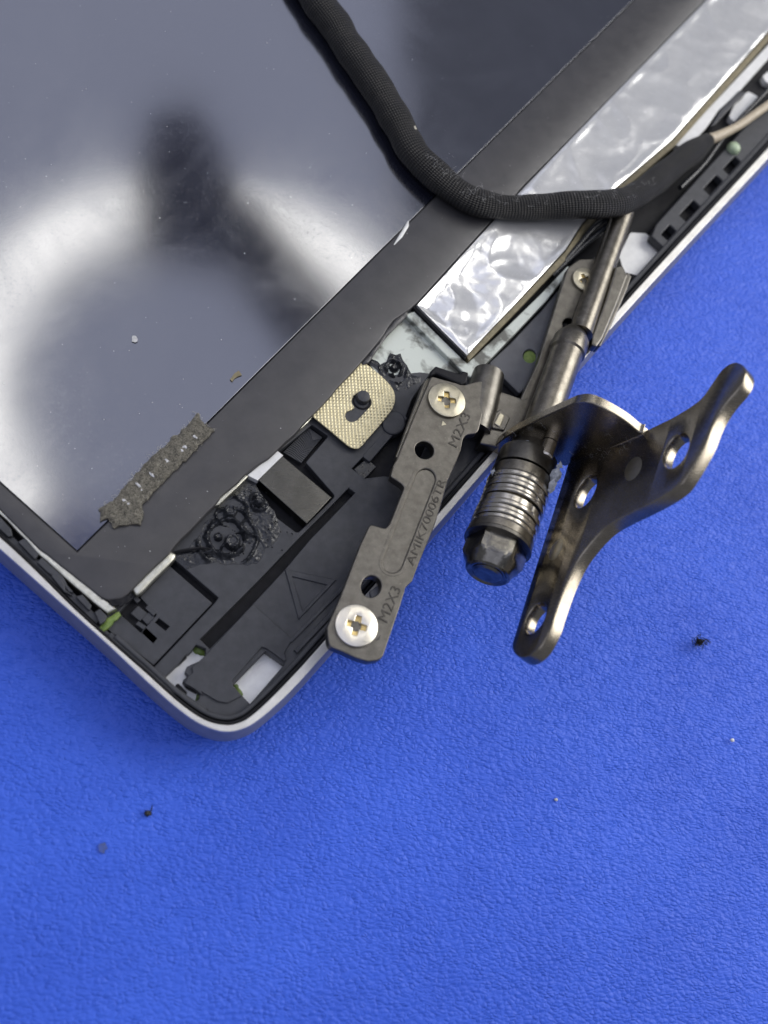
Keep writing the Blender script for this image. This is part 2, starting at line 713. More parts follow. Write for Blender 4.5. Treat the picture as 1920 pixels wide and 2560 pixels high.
LAMPW = basic("lamp_white", (.7, .7, .7), (.75, .75, .75), (.4, .5), 0, .1, 1, 0)

# ------------------------------------------------------------------ bench mat
def build_mat():
    V, F_ = [], []
    n = 90
    x0, x1, y0, y1 = -190, 260, -190, 330
    for j in range(n + 1):
        for i in range(n + 1):
            x, y = x0 + (x1 - x0) * i / n, y0 + (y1 - y0) * j / n
            V.append(Vector((x, y, -.55 + .5 * nz(x, y, 3.1, .028))))
    for j in range(n):
        for i in range(n):
            a = j * (n + 1) + i
            F_.append((a, a + 1, a + n + 2, a + n + 1))
    V.append(Vector((x0, y0, -3)))
    o = finish("work_mat", V[:-1], F_, LEATHER, None, 180)
    tag(o, "blue grained leather work mat under the laptop lid", None, None, "structure")


build_mat()

# ------------------------------------------------------------------ laptop lid
RIM, TOPZ, BASEZ, FLOORZ, PANZ = 6.5, 4.7, 3.3, 3.2, 6.15
lid = thing("laptop_cover", at(640, 1500, 0), "silver rimmed laptop screen cover with black plastic tray lying open on the blue mat", "laptop cover")
LIP_OUT = [(-190, 1209), (0, 1373), (133, 1491), (267, 1610), (367, 1704), (433, 1763), (487, 1803), (533, 1824), (567, 1830), (600, 1825),
           (636, 1808), (683, 1770), (733, 1722), (820, 1626), (1087, 1322), (1230, 1158), (1513, 838), (1667, 668), (1820, 503), (1920, 396), (2110, 190)]
LIP_IN = [(-190, 1180), (0, 1343), (93, 1430), (187, 1523), (300, 1625), (367, 1684), (433, 1744), (487, 1785), (527, 1805), (567, 1812), (595, 1807),
          (623, 1793), (667, 1755), (733, 1688), (813, 1600), (1087, 1293), (1227, 1135), (1510, 815), (1660, 649), (1808, 490), (1910, 380), (2095, 178)]
lip_out = curve(LIP_OUT, False, 4)
lip_in = curve(LIP_IN, False, 4)
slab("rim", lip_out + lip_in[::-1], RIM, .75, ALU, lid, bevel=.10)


def lid_wall():
    lv = level(RIM - .3)
    P = [lv.loc(*p) for p in lip_out]
    rows = [(0.02, -.0), (.10, -.35), (.42, -1.5), (.60, -2.8), (.50, -4.0), (0.0, -5.0), (-1.2, -5.75), (-6, -6.15)]
    n = len(P)
    V, F_ = [], []
    for (d, h) in rows:
        for i in range(n):
            e = (P[min(i + 1, n - 1)] - P[max(i - 1, 0)]).normalized()
            nn = Vector((e.y, -e.x))
            V.append(lv.at(P[i] + nn * d, h))
    c = lv.loc(640, 1000)
    i0 = n // 2
    e = (P[i0 + 1] - P[i0 - 1])
    if Vector((e.y, -e.x)).dot(P[i0] - c) < 0:
        V = []
        for (d, h) in rows:
            for i in range(n):
                e = (P[min(i + 1, n - 1)] - P[max(i - 1, 0)]).normalized()
                V.append(lv.at(P[i] + Vector((-e.y, e.x)) * d, h))
    for r in range(len(rows) - 1):
        for i in range(n - 1):
            F_.append((r * n + i, r * n + i + 1, (r + 1) * n + i + 1, (r + 1) * n + i))
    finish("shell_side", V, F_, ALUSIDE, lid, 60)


lid_wall()
FAR = [(2095, 178), (1700, -260), (-500, -260), (-190, 1180)]
slab("lid_floor", lip_in + [Vector(p) for p in FAR[1:3]], FLOORZ, .8, FLOOR, lid, bevel=0)

HOLE_A = [(490, 1612), (514, 1622), (514, 1640), (500, 1652), (482, 1660), (467, 1667), (462, 1680), (470, 1690), (458, 1700), (462, 1712), (484, 1722), (500, 1735),
          (497, 1748), (482, 1757), (462, 1742), (464, 1734), (440, 1716), (436, 1718), (418, 1703), (414, 1690), (440, 1665), (447, 1660), (462, 1640), (475, 1632)]
HOLE_B = [(664, 1628), (711, 1661), (625, 1760), (606, 1740), (582, 1713)]
HOLE_W = fillet([(1548, 640), (1577, 580), (1615, 582), (1654, 612), (1654, 636), (1600, 690), (1560, 680)], 8)
HOLE_G = circle(1325, 890, 17, 16)
GROOVE = [(500, 1598), (563, 1535), (640, 1458), (750, 1343), (800, 1293), (872, 1220), (888, 1232), (777, 1347), (713, 1423), (600, 1545), (524, 1622)]
R1 = fillet([(434, 1397), (546, 1494), (536, 1508), (385, 1668), (262, 1573), (310, 1516)], 3)
RMAG = fillet([(700, 1126), (780, 1062), (821, 1090), (764, 1156), (838, 1240, 8), (744, 1334, 12), (676, 1282), (640, 1212)], 4)
RDARK = [(880, 1171), (918, 1132), (926, 1140), (962, 1096), (1000, 1082), (1030, 1000), (1062, 950), (1110, 958), (1090, 1060), (1050, 1150), (1000, 1195), (960, 1190), (912, 1196)]
TRAY_TOPL = [(235, 1556), (285, 1500), (520, 1270), (760, 1030), (880, 900), (960, 940), (1050, 930), (1180, 946), (1300, 1010), (1200, 1150)]
inner = [p for p in lip_in if p.x > 215 and p.x < 1200]
slab("tray_base", lip_in + [Vector(p) for p in [(1690, -240), (-480, -240)]], BASEZ, .5, DEEP, lid, holes=[HOLE_A, HOLE_B, HOLE_W], bevel=.02)
slab("tray", inner + [Vector(p) for p in TRAY_TOPL[::-1]], TOPZ, 1.3, TRAY, lid, holes=[HOLE_A, HOLE_B, GROOVE, R1, RMAG, RDARK], bevel=.10)


def lip_offset(a, b, x0, x1):
    """a strip inside the rim: pixel distances a..b from its inner edge"""
    P = [p for p in lip_in if x0 <= p.x <= x1]
    o1, o2 = [], []
    for i, p in enumerate(P):
        e = (P[min(i + 1, len(P) - 1)] - P[max(i - 1, 0)]).normalized()
        nn = Vector((e.y, -e.x))
        o1.append(p + nn * a); o2.append(p + nn * b)
    return o1 + o2[::-1]


slab("gasket", lip_offset(1, 8, -190, 2095), RIM - .35, 2.0, DEEP, lid, bevel=.12)
slab("inner_lip", lip_offset(11, 25, 255, 1240), 5.5, 1.6, TRAY, lid, bevel=.2)
slab("inner_lip", lip_offset(10, 24, 1260, 2095), 5.2, 1.6, TRAY, lid, bevel=.2)
# left rail with its broken clips
slab("side_rail", [(-160, 1216), (-120, 1222), (20, 1330), (120, 1420), (250, 1545), (242, 1562), (110, 1437), (-20, 1315), (-160, 1205)], 5.3, 1.6, TRAY, lid, bevel=.12)
for k, s in enumerate([[(-110, 1200), (-90, 1192), (28, 1322), (31, 1340), (20, 1342), (-60, 1268)],
                       [(44, 1354), (63, 1344), (100, 1382), (87, 1399)],
                       [(92, 1406), (104, 1392), (158, 1440), (168, 1462), (185, 1482), (172, 1480), (150, 1452), (120, 1432)],
                       [(126, 1438), (146, 1436), (160, 1458), (164, 1474), (186, 1492), (160, 1480)],
                       [(188, 1491), (206, 1486), (229, 1513), (223, 1527)],
                       [(236, 1530), (250, 1521), (268, 1541), (262, 1553), (250, 1562)]]):
    slab("rail_clip", fillet(s, 3), 5.85 - .06 * (k % 3), 1.2, TRAY, lid, bevel=.1)
slab("side_rail", [(268, 1590), (278, 1580), (420, 1706), (520, 1772), (505, 1778), (405, 1716)], 5.35, 1.0, TRAY, lid, bevel=.1)
patch("green_residue", jitter([(247, 1571), (275, 1541), (297, 1528), (303, 1538), (258, 1579)], 2, 7, 3), level(5.0), .3,
      lambda x, y, d: .1 * nz(x, y, 0, 2.5) + min(d, .3) * .5, .6, GREEN, lid)

# lowered pad with slots and latch
H1 = [(393, 1540), (424, 1566), (414, 1577), (383, 1551)]
H1b = [(397, 1545), (424, 1566), (414, 1577), (387, 1556)]
H2 = [(364, 1570), (392, 1596), (383, 1607), (355, 1581)]
pad = slab("pad", fillet([(424, 1415), (531, 1508), (384, 1663), (266, 1571), (300, 1535), (323, 1556), (352, 1582), (392, 1537), (350, 1493)], 2), 4.35, .8, TRAY, lid, holes=[H1b, H2], bevel=.06)
slab("slot", [(305, 1520), (331, 1487), (352, 1496), (395, 1537), (354, 1582), (322, 1556), (300, 1532)], 3.7, .4, DEEP, pad, bevel=0)
for q, z in (([(326, 1533), (345, 1514), (368, 1532), (350, 1553)], 4.3), ([(362, 1520), (372, 1510), (393, 1528), (384, 1540)], 4.4),
             ([(338, 1560), (346, 1552), (366, 1566), (358, 1574)], 4.45), ([(352, 1545), (372, 1530), (388, 1545), (368, 1562)], 4.2),
             ([(330, 1495), (340, 1490), (352, 1500), (342, 1508)], 4.3)):
    slab("latch", fillet(q, 2), z, .7, TRAY, pad, bevel=.07)
# right half: raised cover, moulded triangle
slab("corner_cover", [(633, 1510), (731, 1597), (711, 1633), (716, 1648), (712, 1654), (668, 1622), (655, 1617), (580, 1702), (583, 1716), (604, 1740), (570, 1757), (545, 1754),
                      (503, 1728), (508, 1738), (486, 1722), (462, 1708), (470, 1692), (482, 1682), (480, 1668), (512, 1640)], TOPZ + .28, .3, TRAY, lid, bevel=.07)
slab("triangle_mark", [(712, 1422), (842, 1449), (747, 1549)], TOPZ + .20, .3, TRAY, lid, holes=[[(731, 1441), (817, 1462), (757, 1527)]], bevel=.10)
slab("rib", [(722, 1600), (880, 1440), (886, 1446), (730, 1606)], TOPZ + .3, .4, TRAY, lid, bevel=.08)
slab("rib", [(735, 1625), (910, 1440), (918, 1447), (744, 1633)], TOPZ + .45, .5, TRAY, lid, bevel=.1)
for q in ([(440, 1652), (462, 1634), (468, 1641), (447, 1662)], [(438, 1712), (446, 1708), (468, 1730), (466, 1742), (458, 1738)],
          [(462, 1682), (478, 1664), (490, 1664), (492, 1676), (478, 1690)], [(456, 1704), (464, 1696), (500, 1726), (492, 1732), (466, 1718)]):
    slab("clip", fillet(q, 3), 4.3, 1.2, DEEP, lid, bevel=.1)
for q in ([(478, 1618), (494, 1608), (512, 1622), (513, 1640), (500, 1640), (484, 1630)], [(484, 1757), (492, 1737), (500, 1734), (502, 1742), (490, 1756)],
          [(582, 1713), (592, 1708), (608, 1738), (603, 1742)], [(672, 1634), (680, 1638), (681, 1645), (675, 1645)]):
    patch("green_residue", jitter(q, 1.5, 6, 5), level(3.3), .3, lambda x, y, d: .08 * nz(x, y, 1, 2.5) + min(d, .3) * .9, .8, GREEN, lid)

# magnet, its white shim, ribbed pad
slab("magnet", fillet([(707, 1140), (829, 1243), (767, 1309), (646, 1200)], 2), 5.45, 1.9, MAGN, lid, bevel=.09)
slab("white_shim", [(694, 1127), (708, 1138), (644, 1201), (618, 1188)], 5.6, 1.2, WHITE, lid, bevel=.05)
rp = slab("ribbed_pad", [(772, 1069), (806, 1093), (753, 1158), (708, 1130)], 4.0, .7, TRAY, lid, bevel=.05)
for k in range(15):
    a = k / 15
    p0 = at(712 + 62 * a, 1128 - 58 * a, 4.02)
    p1 = at(738 + 46 * a, 1143 - 44 * a, 4.02)
    p2 = at(753 + 52 * a, 1157 - 64 * a, 4.02)
    tube("ridge", [p0, p0.lerp(p1, .6) + Vector((.1, .1, 0)), p1, p2], .07, TRAY, rp, 5)
slab("block", fillet([(884, 1172), (918, 1144), (942, 1166), (908, 1203)], 3), 4.3, 1.2, MELT, lid, bevel=.12)
slab("tower", circle(985, 1056, 30, 20), 5.0, 1.2, TRAY, lid, bevel=.2)
slab("peg_guide", fillet([(905, 1140), (1005, 1030), (1020, 1045), (925, 1155)], 5), 4.75, 1.0, TRAY, lid, bevel=.1)

# melted screw bosses
def melted(name, outl, z, amp, sc, par, m=MELT, step=.22, rise=.3, seed=0.0):
    return patch(name, outl, level(z), step, lambda x, y, d: amp * (nz(x, y, seed, sc) + .5 * nz(x, y, seed + 9, sc * 2.3) + .35 * nz(x, y, seed + 5, sc * 5)) * min(1, d * 1.5) + rise * min(1, d / .6), .4, m, par, 80)


def bossy(z, posts, rings, amp, seed):
    lv = level(z)
    PT = [(lv.loc(x, y), r, h) for x, y, r, h in posts]
    RG = [(lv.loc(x, y), r, w_, h, ph) for x, y, r, w_, h, ph in rings]

    def h(x, y, d):
        v = amp * (nz(x, y, seed, .6) + .5 * abs(nz(x, y, seed + 9, 1.5)) + .35 * nz(x, y, seed + 5, 3.6))
        for c, r, w_, hh, ph in RG:
            dx, dy = x - c.x, y - c.y
            q = math.hypot(dx, dy)
            t = math.atan2(dy, dx)
            rr = r * (1 + .16 * nz(math.cos(t) * 1.3 + ph, math.sin(t) * 1.3, ph))
            m = .62 + .75 * nz(math.cos(t) * 2 + ph, math.sin(t) * 2, ph + 3)
            v += hh * max(0, m) * math.exp(-((q - rr) / w_) ** 2)
            if q < rr: v -= .25 * hh * min(1, (rr - q) / w_)
        for c, r, hh in PT:
            q = math.hypot(x - c.x, y - c.y) * (1 + .12 * nz(x, y, 2, 2.0))
            if q < r: v = max(v, hh * min(1, (r - q) / .22) + .06 * nz(x, y, 1, 4) - (.18 if q < r * .5 else 0))
        return v * min(1, d * 1.6) + .08 * min(1, d / .5)
    return h


bs = patch("melted_boss", jitter([(425, 1392), (470, 1372), (500, 1330), (530, 1290), (548, 1262), (618, 1198), (640, 1215), (668, 1252), (690, 1290), (700, 1325), (690, 1352), (662, 1372), (655, 1400),
                                 (630, 1412), (590, 1414), (530, 1405), (505, 1412), (470, 1420), (448, 1404)], 4, 12, 2), level(TOPZ + .03), .13,
           bossy(TOPZ, [(580, 1357, 1.0, 1.0), (545, 1343, .55, .75), (648, 1255, .75, .95), (575, 1279, .85, .6)],
                 [(566, 1345, 2.15, .34, 1.0, 1.0), (566, 1345, 3.5, .22, .55, 5.0), (648, 1256, 1.05, .2, .6, 2.0), (577, 1280, 1.9, .16, .5, 7.0), (610, 1385, 2.6, .2, .5, 9.0)], .34, 2.0), .4, MELT, lid, 55)
C0 = at(568, 1345, TOPZ + .3)


def ring(name, c, r, tr, mat, par, wob=0.0, seed=0, n=48, nn=8, arc=1.0, start=0):
    path = []
    for k in range(n + 1):
        t = start + 2 * math.pi * k / n * arc
        rr = r * (1 + wob * nz(math.cos(t) * 1.5 + seed, math.sin(t) * 1.5))
        path.append(c + Vector((rr * math.cos(t), rr * math.sin(t), wob * 1.2 * nz(math.cos(t) + seed, math.sin(t), 4))))
    return tube(name, path, tr, mat, par, nn)


tube("crack", [at(423, 1384, 5.0), at(460, 1376, 5.05), at(500, 1370, 5.2), at(530, 1372, 5.1)], [.12, .22, .2, .1], DEEP, bs, 6)
tube("shard", [at(505, 1384, 5.0), at(530, 1378, 5.3), at(540, 1388, 5.0)], [.1, .35, .1], MELT, bs, 6)
rs = random.Random(5)
V, F_ = [], []
for k in range(70):
    c = at(rs.uniform(560, 735), rs.uniform(1205, 1400), TOPZ + .35)
    r = rs.uniform(.05, .2)
    b = len(V)
    for q in ((1, 0, 0), (-1, .3, 0), (0, 1, .2), (.1, -.8, .1), (0, 0, .9)):
        V.append(c + Vector([q[i] * r * rs.uniform(.5, 1.3) for i in range(3)]))
    F_ += [(b, b + 2, b + 4), (b + 2, b + 1, b + 4), (b + 1, b + 3, b + 4), (b + 3, b, b + 4)]
tag(finish("plastic_chips", V, F_, MELT, lid, 0), None, None, None, "stuff")

# white bonding plate with black smear, second boss
slab("bonding_plate", [(905, 890), (970, 815), (1010, 770), (1040, 770), (1090, 835), (1172, 935), (1100, 930), (1060, 950), (1010, 965), (985, 970), (937, 927)], 4.6, .8, DWHITE, lid, bevel=.06)
sm = patch("melted_boss", jitter([(909, 894), (925, 893), (950, 912), (968, 902), (978, 884), (1002, 886), (1018, 912), (1030, 936), (1062, 936), (1052, 956), (1010, 985), (990, 985), (970, 950), (940, 926)], 3, 9, 8),
           level(4.66), .13, bossy(4.66, [(985, 922, .62, .8)], [(985, 922, 1.1, .26, .8, 3.0), (985, 925, 1.9, .2, .5, 6.0)], .3, 6.0), .4, MELT, lid, 55)
C2 = at(985, 922, 5.2)
slab("white_frame", [(1012, 785), (1036, 778), (1104, 846), (1168, 908), (1262, 822), (1352, 735), (1420, 664), (1428, 672), (1366, 752), (1272, 850), (1180, 946), (1163, 936), (1085, 858)], 5.45, 1.4, DWHITE, lid, bevel=.15)
slab("side_cover", fillet([(1222, 908), (1276, 858), (1352, 778), (1400, 720), (1430, 790), (1345, 930), (1300, 985)], 6), 4.5, 1.0, GREYP, lid, holes=[HOLE_G], bevel=.12)
slab("green_pad", circle(1325, 892, 17, 18), 4.1, .5, GREEN, lid, bevel=.1)
slab("cover_arch", fillet([(1350, 800), (1400, 700), (1440, 640), (1500, 590), (1520, 610), (1440, 700), (1390, 800)], 10), 4.0, .8, DEEP, lid, bevel=.15)
# cable channel beyond the hinge
def oslot(cx, cy, hl, hw):
    d = Vector((.68, -.73)); q = Vector((.73, .68))
    c = Vector((cx, cy))
    return fillet([c + d * hl + q * hw, c + d * hl - q * hw, c - d * hl - q * hw, c - d * hl + q * hw], 3, 3)


slab("channel_rail", [(1672, 630), (1800, 496), (1900, 388), (2060, 215), (2010, 165), (1850, 330), (1740, 450), (1640, 560), (1628, 590)], 4.9, 1.3, TRAY, lid,
     holes=[oslot(1830, 413, 22, 10), oslot(1783, 462, 24, 11), oslot(1725, 527, 26, 12), oslot(1672, 581, 16, 11)], bevel=.2)
slab("white_strip", [(1684, 362), (1718, 370), (1768, 317), (1798, 273), (1840, 237), (1922, 145), (2010, 50), (1980, 40), (1920, 112), (1800, 240)], 5.4, 1.0, WHITE, lid, bevel=.12)
slab("white_pad", fillet([(1822, 292), (1842, 246), (1872, 228), (1905, 246), (1880, 275), (1836, 305)], 8), 4.4, 1.0, WHITE, lid, bevel=.12)
slab("white_pad", fillet([(1906, 190), (1920, 178), (1950, 178), (1940, 212), (1915, 205)], 6), 4.4, 1.0, WHITE, lid, bevel=.12)
slab("channel_clip", fillet([(1790, 310), (1812, 285), (1850, 245), (1868, 232), (1848, 225), (1800, 275), (1776, 318)], 4), 5.6, 1.4, TRAY, lid, bevel=.2)
revolve("green_bead", at(1832, 373, 4.9), Vector((0, 0, 1)), [(0, 1.15), (.5, 1.1), (.85, .8), (1.0, .3)], PALEG, lid, 20, smooth=60)
slab("catch", fillet([(1076, 928), (1090, 914), (1150, 934), (1157, 926), (1172, 930), (1168, 956), (1154, 962), (1090, 934), (1074, 940)], 4), 9.6, 5.0, DEEP, lid, bevel=.25)

# ------------------------------------------------------------------ display panel
pan = thing("laptop_screen", at(300, 900, FLOORZ + .7), "dark glossy display panel with a black border film lying in the lid", "screen")
GLASS = [(193, 1376), (270, 1300), (512, 1061), (640, 933), (875, 700), (1076, 500), (1582, 0), (1800, -215), (-420, -215), (-420, 826), (0, 1203)]
FILM_OUT = [(270, 1502), (250, 1493), (100, 1373), (0, 1272), (-440, 880), (-440, -235), (1990, -235), (1764, 0), (1540, 230), (1313, 463), (1180, 608), (1043, 757), (1020, 775), (985, 800), (960, 838), (905, 903), (780, 1040),
            (735, 1085), (690, 1128), (612, 1190), (556, 1240), (498, 1302), (455, 1345), (424, 1382), (330, 1472), (322, 1486), (305, 1497)]
gin = inset([Vector(p) for p in GLASS][::-1], 2)
if abs(sarea(gin)) < abs(sarea([Vector(p) for p in GLASS])): gin = inset([Vector(p) for p in GLASS][::-1], -2)


def wav(pts, amp, x0):
    out = []
    for i in range(len(pts)):
        a, b = Vector(pts[i]), Vector(pts[(i + 1) % len(pts)])
        k = max(1, int((b - a).length / 22)) if (x0 < a.x < 1100 and a.y > 700) else 1
        for j in range(k):
            p = a.lerp(b, j / k)
            out.append(p + Vector((nz(p.x, p.y, 0, .02), nz(p.x, p.y, 5, .02))) * amp)
    return out


slab("border_film", wav(FILM_OUT, 5, 200), PANZ, 1.0, FILM, pan, holes=[gin], bevel=.20, smooth=50)
slab("screen_glass", GLASS, PANZ - .02, .5, SCREEN, pan, bevel=.03)
slab("panel_back", inset([Vector(p) for p in FILM_OUT][::-1], 6 if sarea([Vector(p) for p in FILM_OUT][::-1]) > 0 else -6), PANZ - .55, 1.6, DEEP, pan, bevel=.05)
slab("metal_edge", wav([(-440, 850), (0, 1266), (100, 1367), (250, 1488), (292, 1520), (268, 1534), (200, 1478), (100, 1388), (0, 1285), (-440, 890)], 3, -50), PANZ - .25, 1.0, EDGE, pan, bevel=.2)
slab("metal_edge", curve([(318, 1462), (328, 1474), (346, 1488), (385, 1450), (440, 1393), (415, 1378), (370, 1415)], True, 4), PANZ - .55, .9, EDGE, pan, bevel=.3, smooth=60)
slab("metal_edge", [(520, 1270), (548, 1262), (600, 1212), (622, 1190), (600, 1180)], PANZ - .5, .9, EDGE, pan, bevel=.15)
slab("metal_edge", [(676, 1118), (694, 1127), (770, 1056), (784, 1040), (760, 1030)], PANZ - .7, .9, EDGE, pan, bevel=.15)
melted("torn_film", jitter([(250, 1492), (262, 1484), (275, 1490), (290, 1484), (318, 1490), (330, 1470), (322, 1500), (302, 1518), (280, 1512)], 4, 6, 4), PANZ - .1, .3, 1.0, pan, DEEP, .2, .1)
# curled film lip
patch("film_curl", curve([(905, 905), (945, 855), (985, 798), (1012, 776), (1018, 788), (985, 822), (960, 850), (922, 905)], True, 4), level(PANZ - .5), .3,
      lambda x, y, d: .25 * nz(x, y, 0, .9) + .3 * min(1, d / .3), .5, FILM, pan)
tube("edge_glint", [at(985, 612, PANZ + .1), at(1002, 590, PANZ + .14), at(1018, 564, PANZ + .14), at(1021, 553, PANZ + .1)], [.05, .26, .24, .05], WHITE, pan, 8, .35)  # white sliver painting in the highlight along the glass edge

# foil covered board on the panel's flex side
FOILO = [(1043, 763), (1168, 888), (1230, 820), (1290, 757), (1413, 624), (1456, 557), (1540, 468), (1680, 348), (1920, 78), (2060, -80), (1860, -95), (1764, 2), (1540, 232), (1313, 466), (1180, 612)]


def foil_h(x, y, d):
    p = at(1080, 800, 6).xy
    far = min(1, (Vector((x, y)) - p).length / 34.0)
    k = .72 * (1 - far) + .24 * far
    wx, wy = 2.2 * nz(x, y, 3, .13), 2.2 * nz(x, y, 8, .13)
    a = noise.noise(Vector((x * .11, y * .11, 2.0)))
    b = abs(noise.noise(Vector(((x + wx) * .14 + 3, (y + wy) * .14, 7.0))))
    c = abs(noise.noise(Vector(((x + wx) * .27, (y + wy) * .27, 1.0))))
    e = noise.noise(Vector((x * .8, y * .8, 4.0)))
    return k * (1.2 * a - 1.5 * b - .55 * c * (1 - far * .6) + .08 * e) * min(1, d / 1.2) + .12 * min(1, d / .4)


foil = patch("foil_cover", FOILO, level(PANZ + .15), .3, foil_h, 1.2, FOIL, pan, 180)
slab("foil_edge", [(1166, 890), (1290, 760), (1414, 628), (1458, 560), (1542, 470), (1682, 350), (1922, 80), (2060, -70), (2068, -58), (1930, 92), (1690, 362), (1550, 484), (1466, 574), (1422, 642), (1298, 772), (1172, 902)],
     PANZ - .35, 1.0, TAN, pan, bevel=.1)
slab("foil_edge", [(1036, 762), (1166, 893), (1163, 898), (1032, 768)], PANZ - .3, 1.0, DEEP, pan, bevel=.1)

# gold grounding patch
gt = slab("grounding_tape", curve([(907, 903), (922, 914), (940, 928), (962, 948), (981, 970), (988, 992), (984, 1016), (970, 1037), (945, 1068), (917, 1100), (905, 1114), (894, 1121), (880, 1119), (866, 1111),
                                   (822, 1074), (776, 1036), (760, 1020), (800, 960), (860, 890), (880, 880)], True, 3), 5.55, .22, GOLD, None,
          holes=[curve([(886, 1020), (879, 1006), (884, 990), (898, 981), (914, 983), (926, 996), (928, 1012), (916, 1026), (903, 1040), (890, 1052), (874, 1054), (864, 1044), (866, 1030)], True, 3)], bevel=.06)
tag(gt, "gold woven conductive tape patch with keyhole slot around a black peg", "tape")
slab("tape_bed", fillet([(890, 900), (985, 990), (890, 1112), (780, 1030)], 10), 5.33, .8, TRAY, lid, bevel=.05)
revolve("peg", at(903, 1003, 4.6), Vector((0, 0, 1)), [(0, .95), (1.2, .92), (1.5, .8), (1.62, .4)], TRAY, lid, 24)
ring("peg_collar", at(905, 1002, 5.40), 1.12, .12, DEEP, lid)

# torn adhesive strip across the screen edge
TAPEO = [(495, 1030), (503, 1048), (513, 1062), (536, 1076), (525, 1086), (478, 1135), (429, 1185), (390, 1224), (353, 1261), (358, 1280), (354, 1314), (336, 1309), (318, 1312), (300, 1316), (284, 1322), (276, 1308), (268, 1297),
         (248, 1301), (252, 1288), (249, 1272), (264, 1262), (282, 1252), (305, 1226), (329, 1199), (360, 1160), (401, 1123), (415, 1114), (429, 1097), (459, 1074), (480, 1054)]
tp = patch("torn_tape", jitter(TAPEO, 3.0, 7, 6), level(PANZ + .22), .17, lambda x, y, d: .16 * nz(x, y, 0, 1.1) + .12 * nz(x, y, 3, 3.3) + .2 * min(1, d / .35) + .1, .2, TAPE, None, 60)
tag(tp, "torn grey brown fibrous adhesive strip stuck across the lower screen edge", "tape")
TPB = tp
seeds = []
rt = random.Random(3)
for i in range(len(TAPEO)):
    a, b = Vector(TAPEO[i]), Vector(TAPEO[(i + 1) % len(TAPEO)])
    for j in range(int((b - a).length / (5 if i > 18 or i < 3 else 40))):
        p = a.lerp(b, rt.random())
        seeds.append(at(p.x, p.y, PANZ + .35))
pl = [Vector(p) for p in TAPEO]
while len(seeds) < 230:
    p = Vector((rt.uniform(245, 535), rt.uniform(1025, 1320)))
    if inside(p, pl): seeds.append(at(p.x, p.y, PANZ + .42))
tag(fibres("fibre", seeds, FIBRE, tp, .014, (.3, .9), .8, 4, .03), None, None, None, "stuff")
for (x, y) in ((310, 1251), (318, 1258), (346, 1213), (350, 1222), (382, 1186), (417, 1152), (452, 1124), (462, 1118), (488, 1092)):
    melted("glue_bead", jitter(circle(x, y, 6 + rt.random() * 5, 8, 4, .6), 2, 5, x), PANZ + .52, .2, 2.5, tp, GLOSS, .12, .18, x * .1)

# dust on the panel
V, F_ = [], []
rd = random.Random(12)
gpoly, fpoly = [Vector(p) for p in GLASS], [Vector(p) for p in FILM_OUT]
while len(V) < 5 * 230:
    x, y = rd.uniform(0, 1700), rd.uniform(0, 1500)
    if not inside(Vector((x, y)), fpoly): continue
    z = PANZ + (-.01 if inside(Vector((x, y)), gpoly) else .01)
    c = at(x, y, z)
    r = rd.choice((.025, .03, .04, .05, .08))
    b = len(V)
    for q in ((1, 0, 0), (-1, .4, 0), (.2, 1, 0), (.1, -.9, 0), (0, 0, .5)):
        V.append(c + Vector([q[i] * r * rd.uniform(.5, 1.4) for i in range(3)]))
    F_ += [(b, b + 2, b + 4), (b + 2, b + 1, b + 4), (b + 1, b + 3, b + 4), (b + 3, b, b + 4)]
tag(finish("dust", V, F_, LINT, pan, 0), None, None, None, "stuff")
fl = patch("paper_scrap", jitter([(576, 948), (588, 932), (598, 928), (603, 938), (592, 942), (580, 953)], 2, 6, 3), level(PANZ + .12), .2, lambda x, y, d: .12 * abs(nz(x, y, 0, 2)), .02, TAN, None)
tag(fl, "small tan scrap lying on the dark screen near its edge", "scrap")
fl = patch("pale_flake", jitter(circle(336, 847, 8, 9), 2, 6, 5), level(PANZ + .11), .2, lambda x, y, d: .03, .01, LINT, None)
tag(fl, "pale grey round flake on the screen left of the tan scrap", "flake")

# ------------------------------------------------------------------ display cable
cb = thing("display_cable", at(1250, 520, PANZ), "black woven display cable curving across the screen and the silver foil", "cable")
CP = [(752, -70, 47, 7.9), (791, 0, 47, 7.9), (839, 63, 47, 7.85), (862, 103, 45, 7.85), (905, 165, 47, 7.85), (947, 227, 47, 7.85), (997, 313, 45, 7.85), (1035, 383, 43, 7.85), (1092, 440, 44, 7.85), (1145, 482, 42, 7.85), (1197, 507, 39, 7.85), (1274, 519, 36, 7.9),
      (1359, 517, 37, 8.3), (1443, 512, 40, 9.2), (1506, 511, 41, 9.4), (1561, 502, 39, 9.0), (1615, 472, 37, 8.4), (1667, 430, 36, 7.9), (1720, 388, 34, 7.5), (1760, 358, 26, 7.2), (1775, 346, 14, 7.0)]
pp = curve([(*at(x, y, z), ) for x, y, r, z in CP], False, 8)
rr = []
ps = [at(x, y, z) for x, y, r, z in CP]
for i in range(len(CP) - 1):
    for k in range(8):
        t = k / 8
        r0, r1 = CP[i][2] * pxmm(ps[i]), CP[i + 1][2] * pxmm(ps[i + 1])
        q = pp[i * 8 + k]
        rr.append((r0 + (r1 - r0) * t) * (.91 + .09 * nz(q.x, q.y, 0, .3)))
rr.append(CP[-1][2] * pxmm(ps[-1]))
tube("sleeve", pp, rr, SLEEVE, cb, 40, .80, 180)
tube("beige_wire", curve([(*at(x, y, z),) for x, y, z in ((1770, 350, 6.9), (1800, 338, 6.9), (1850, 312, 6.8), (1920, 263, 6.6), (2010, 205, 6.4))], False, 6), [.95 - .25 * min(1, k / 10) for k in range(25)], BEIGE, cb, 12)
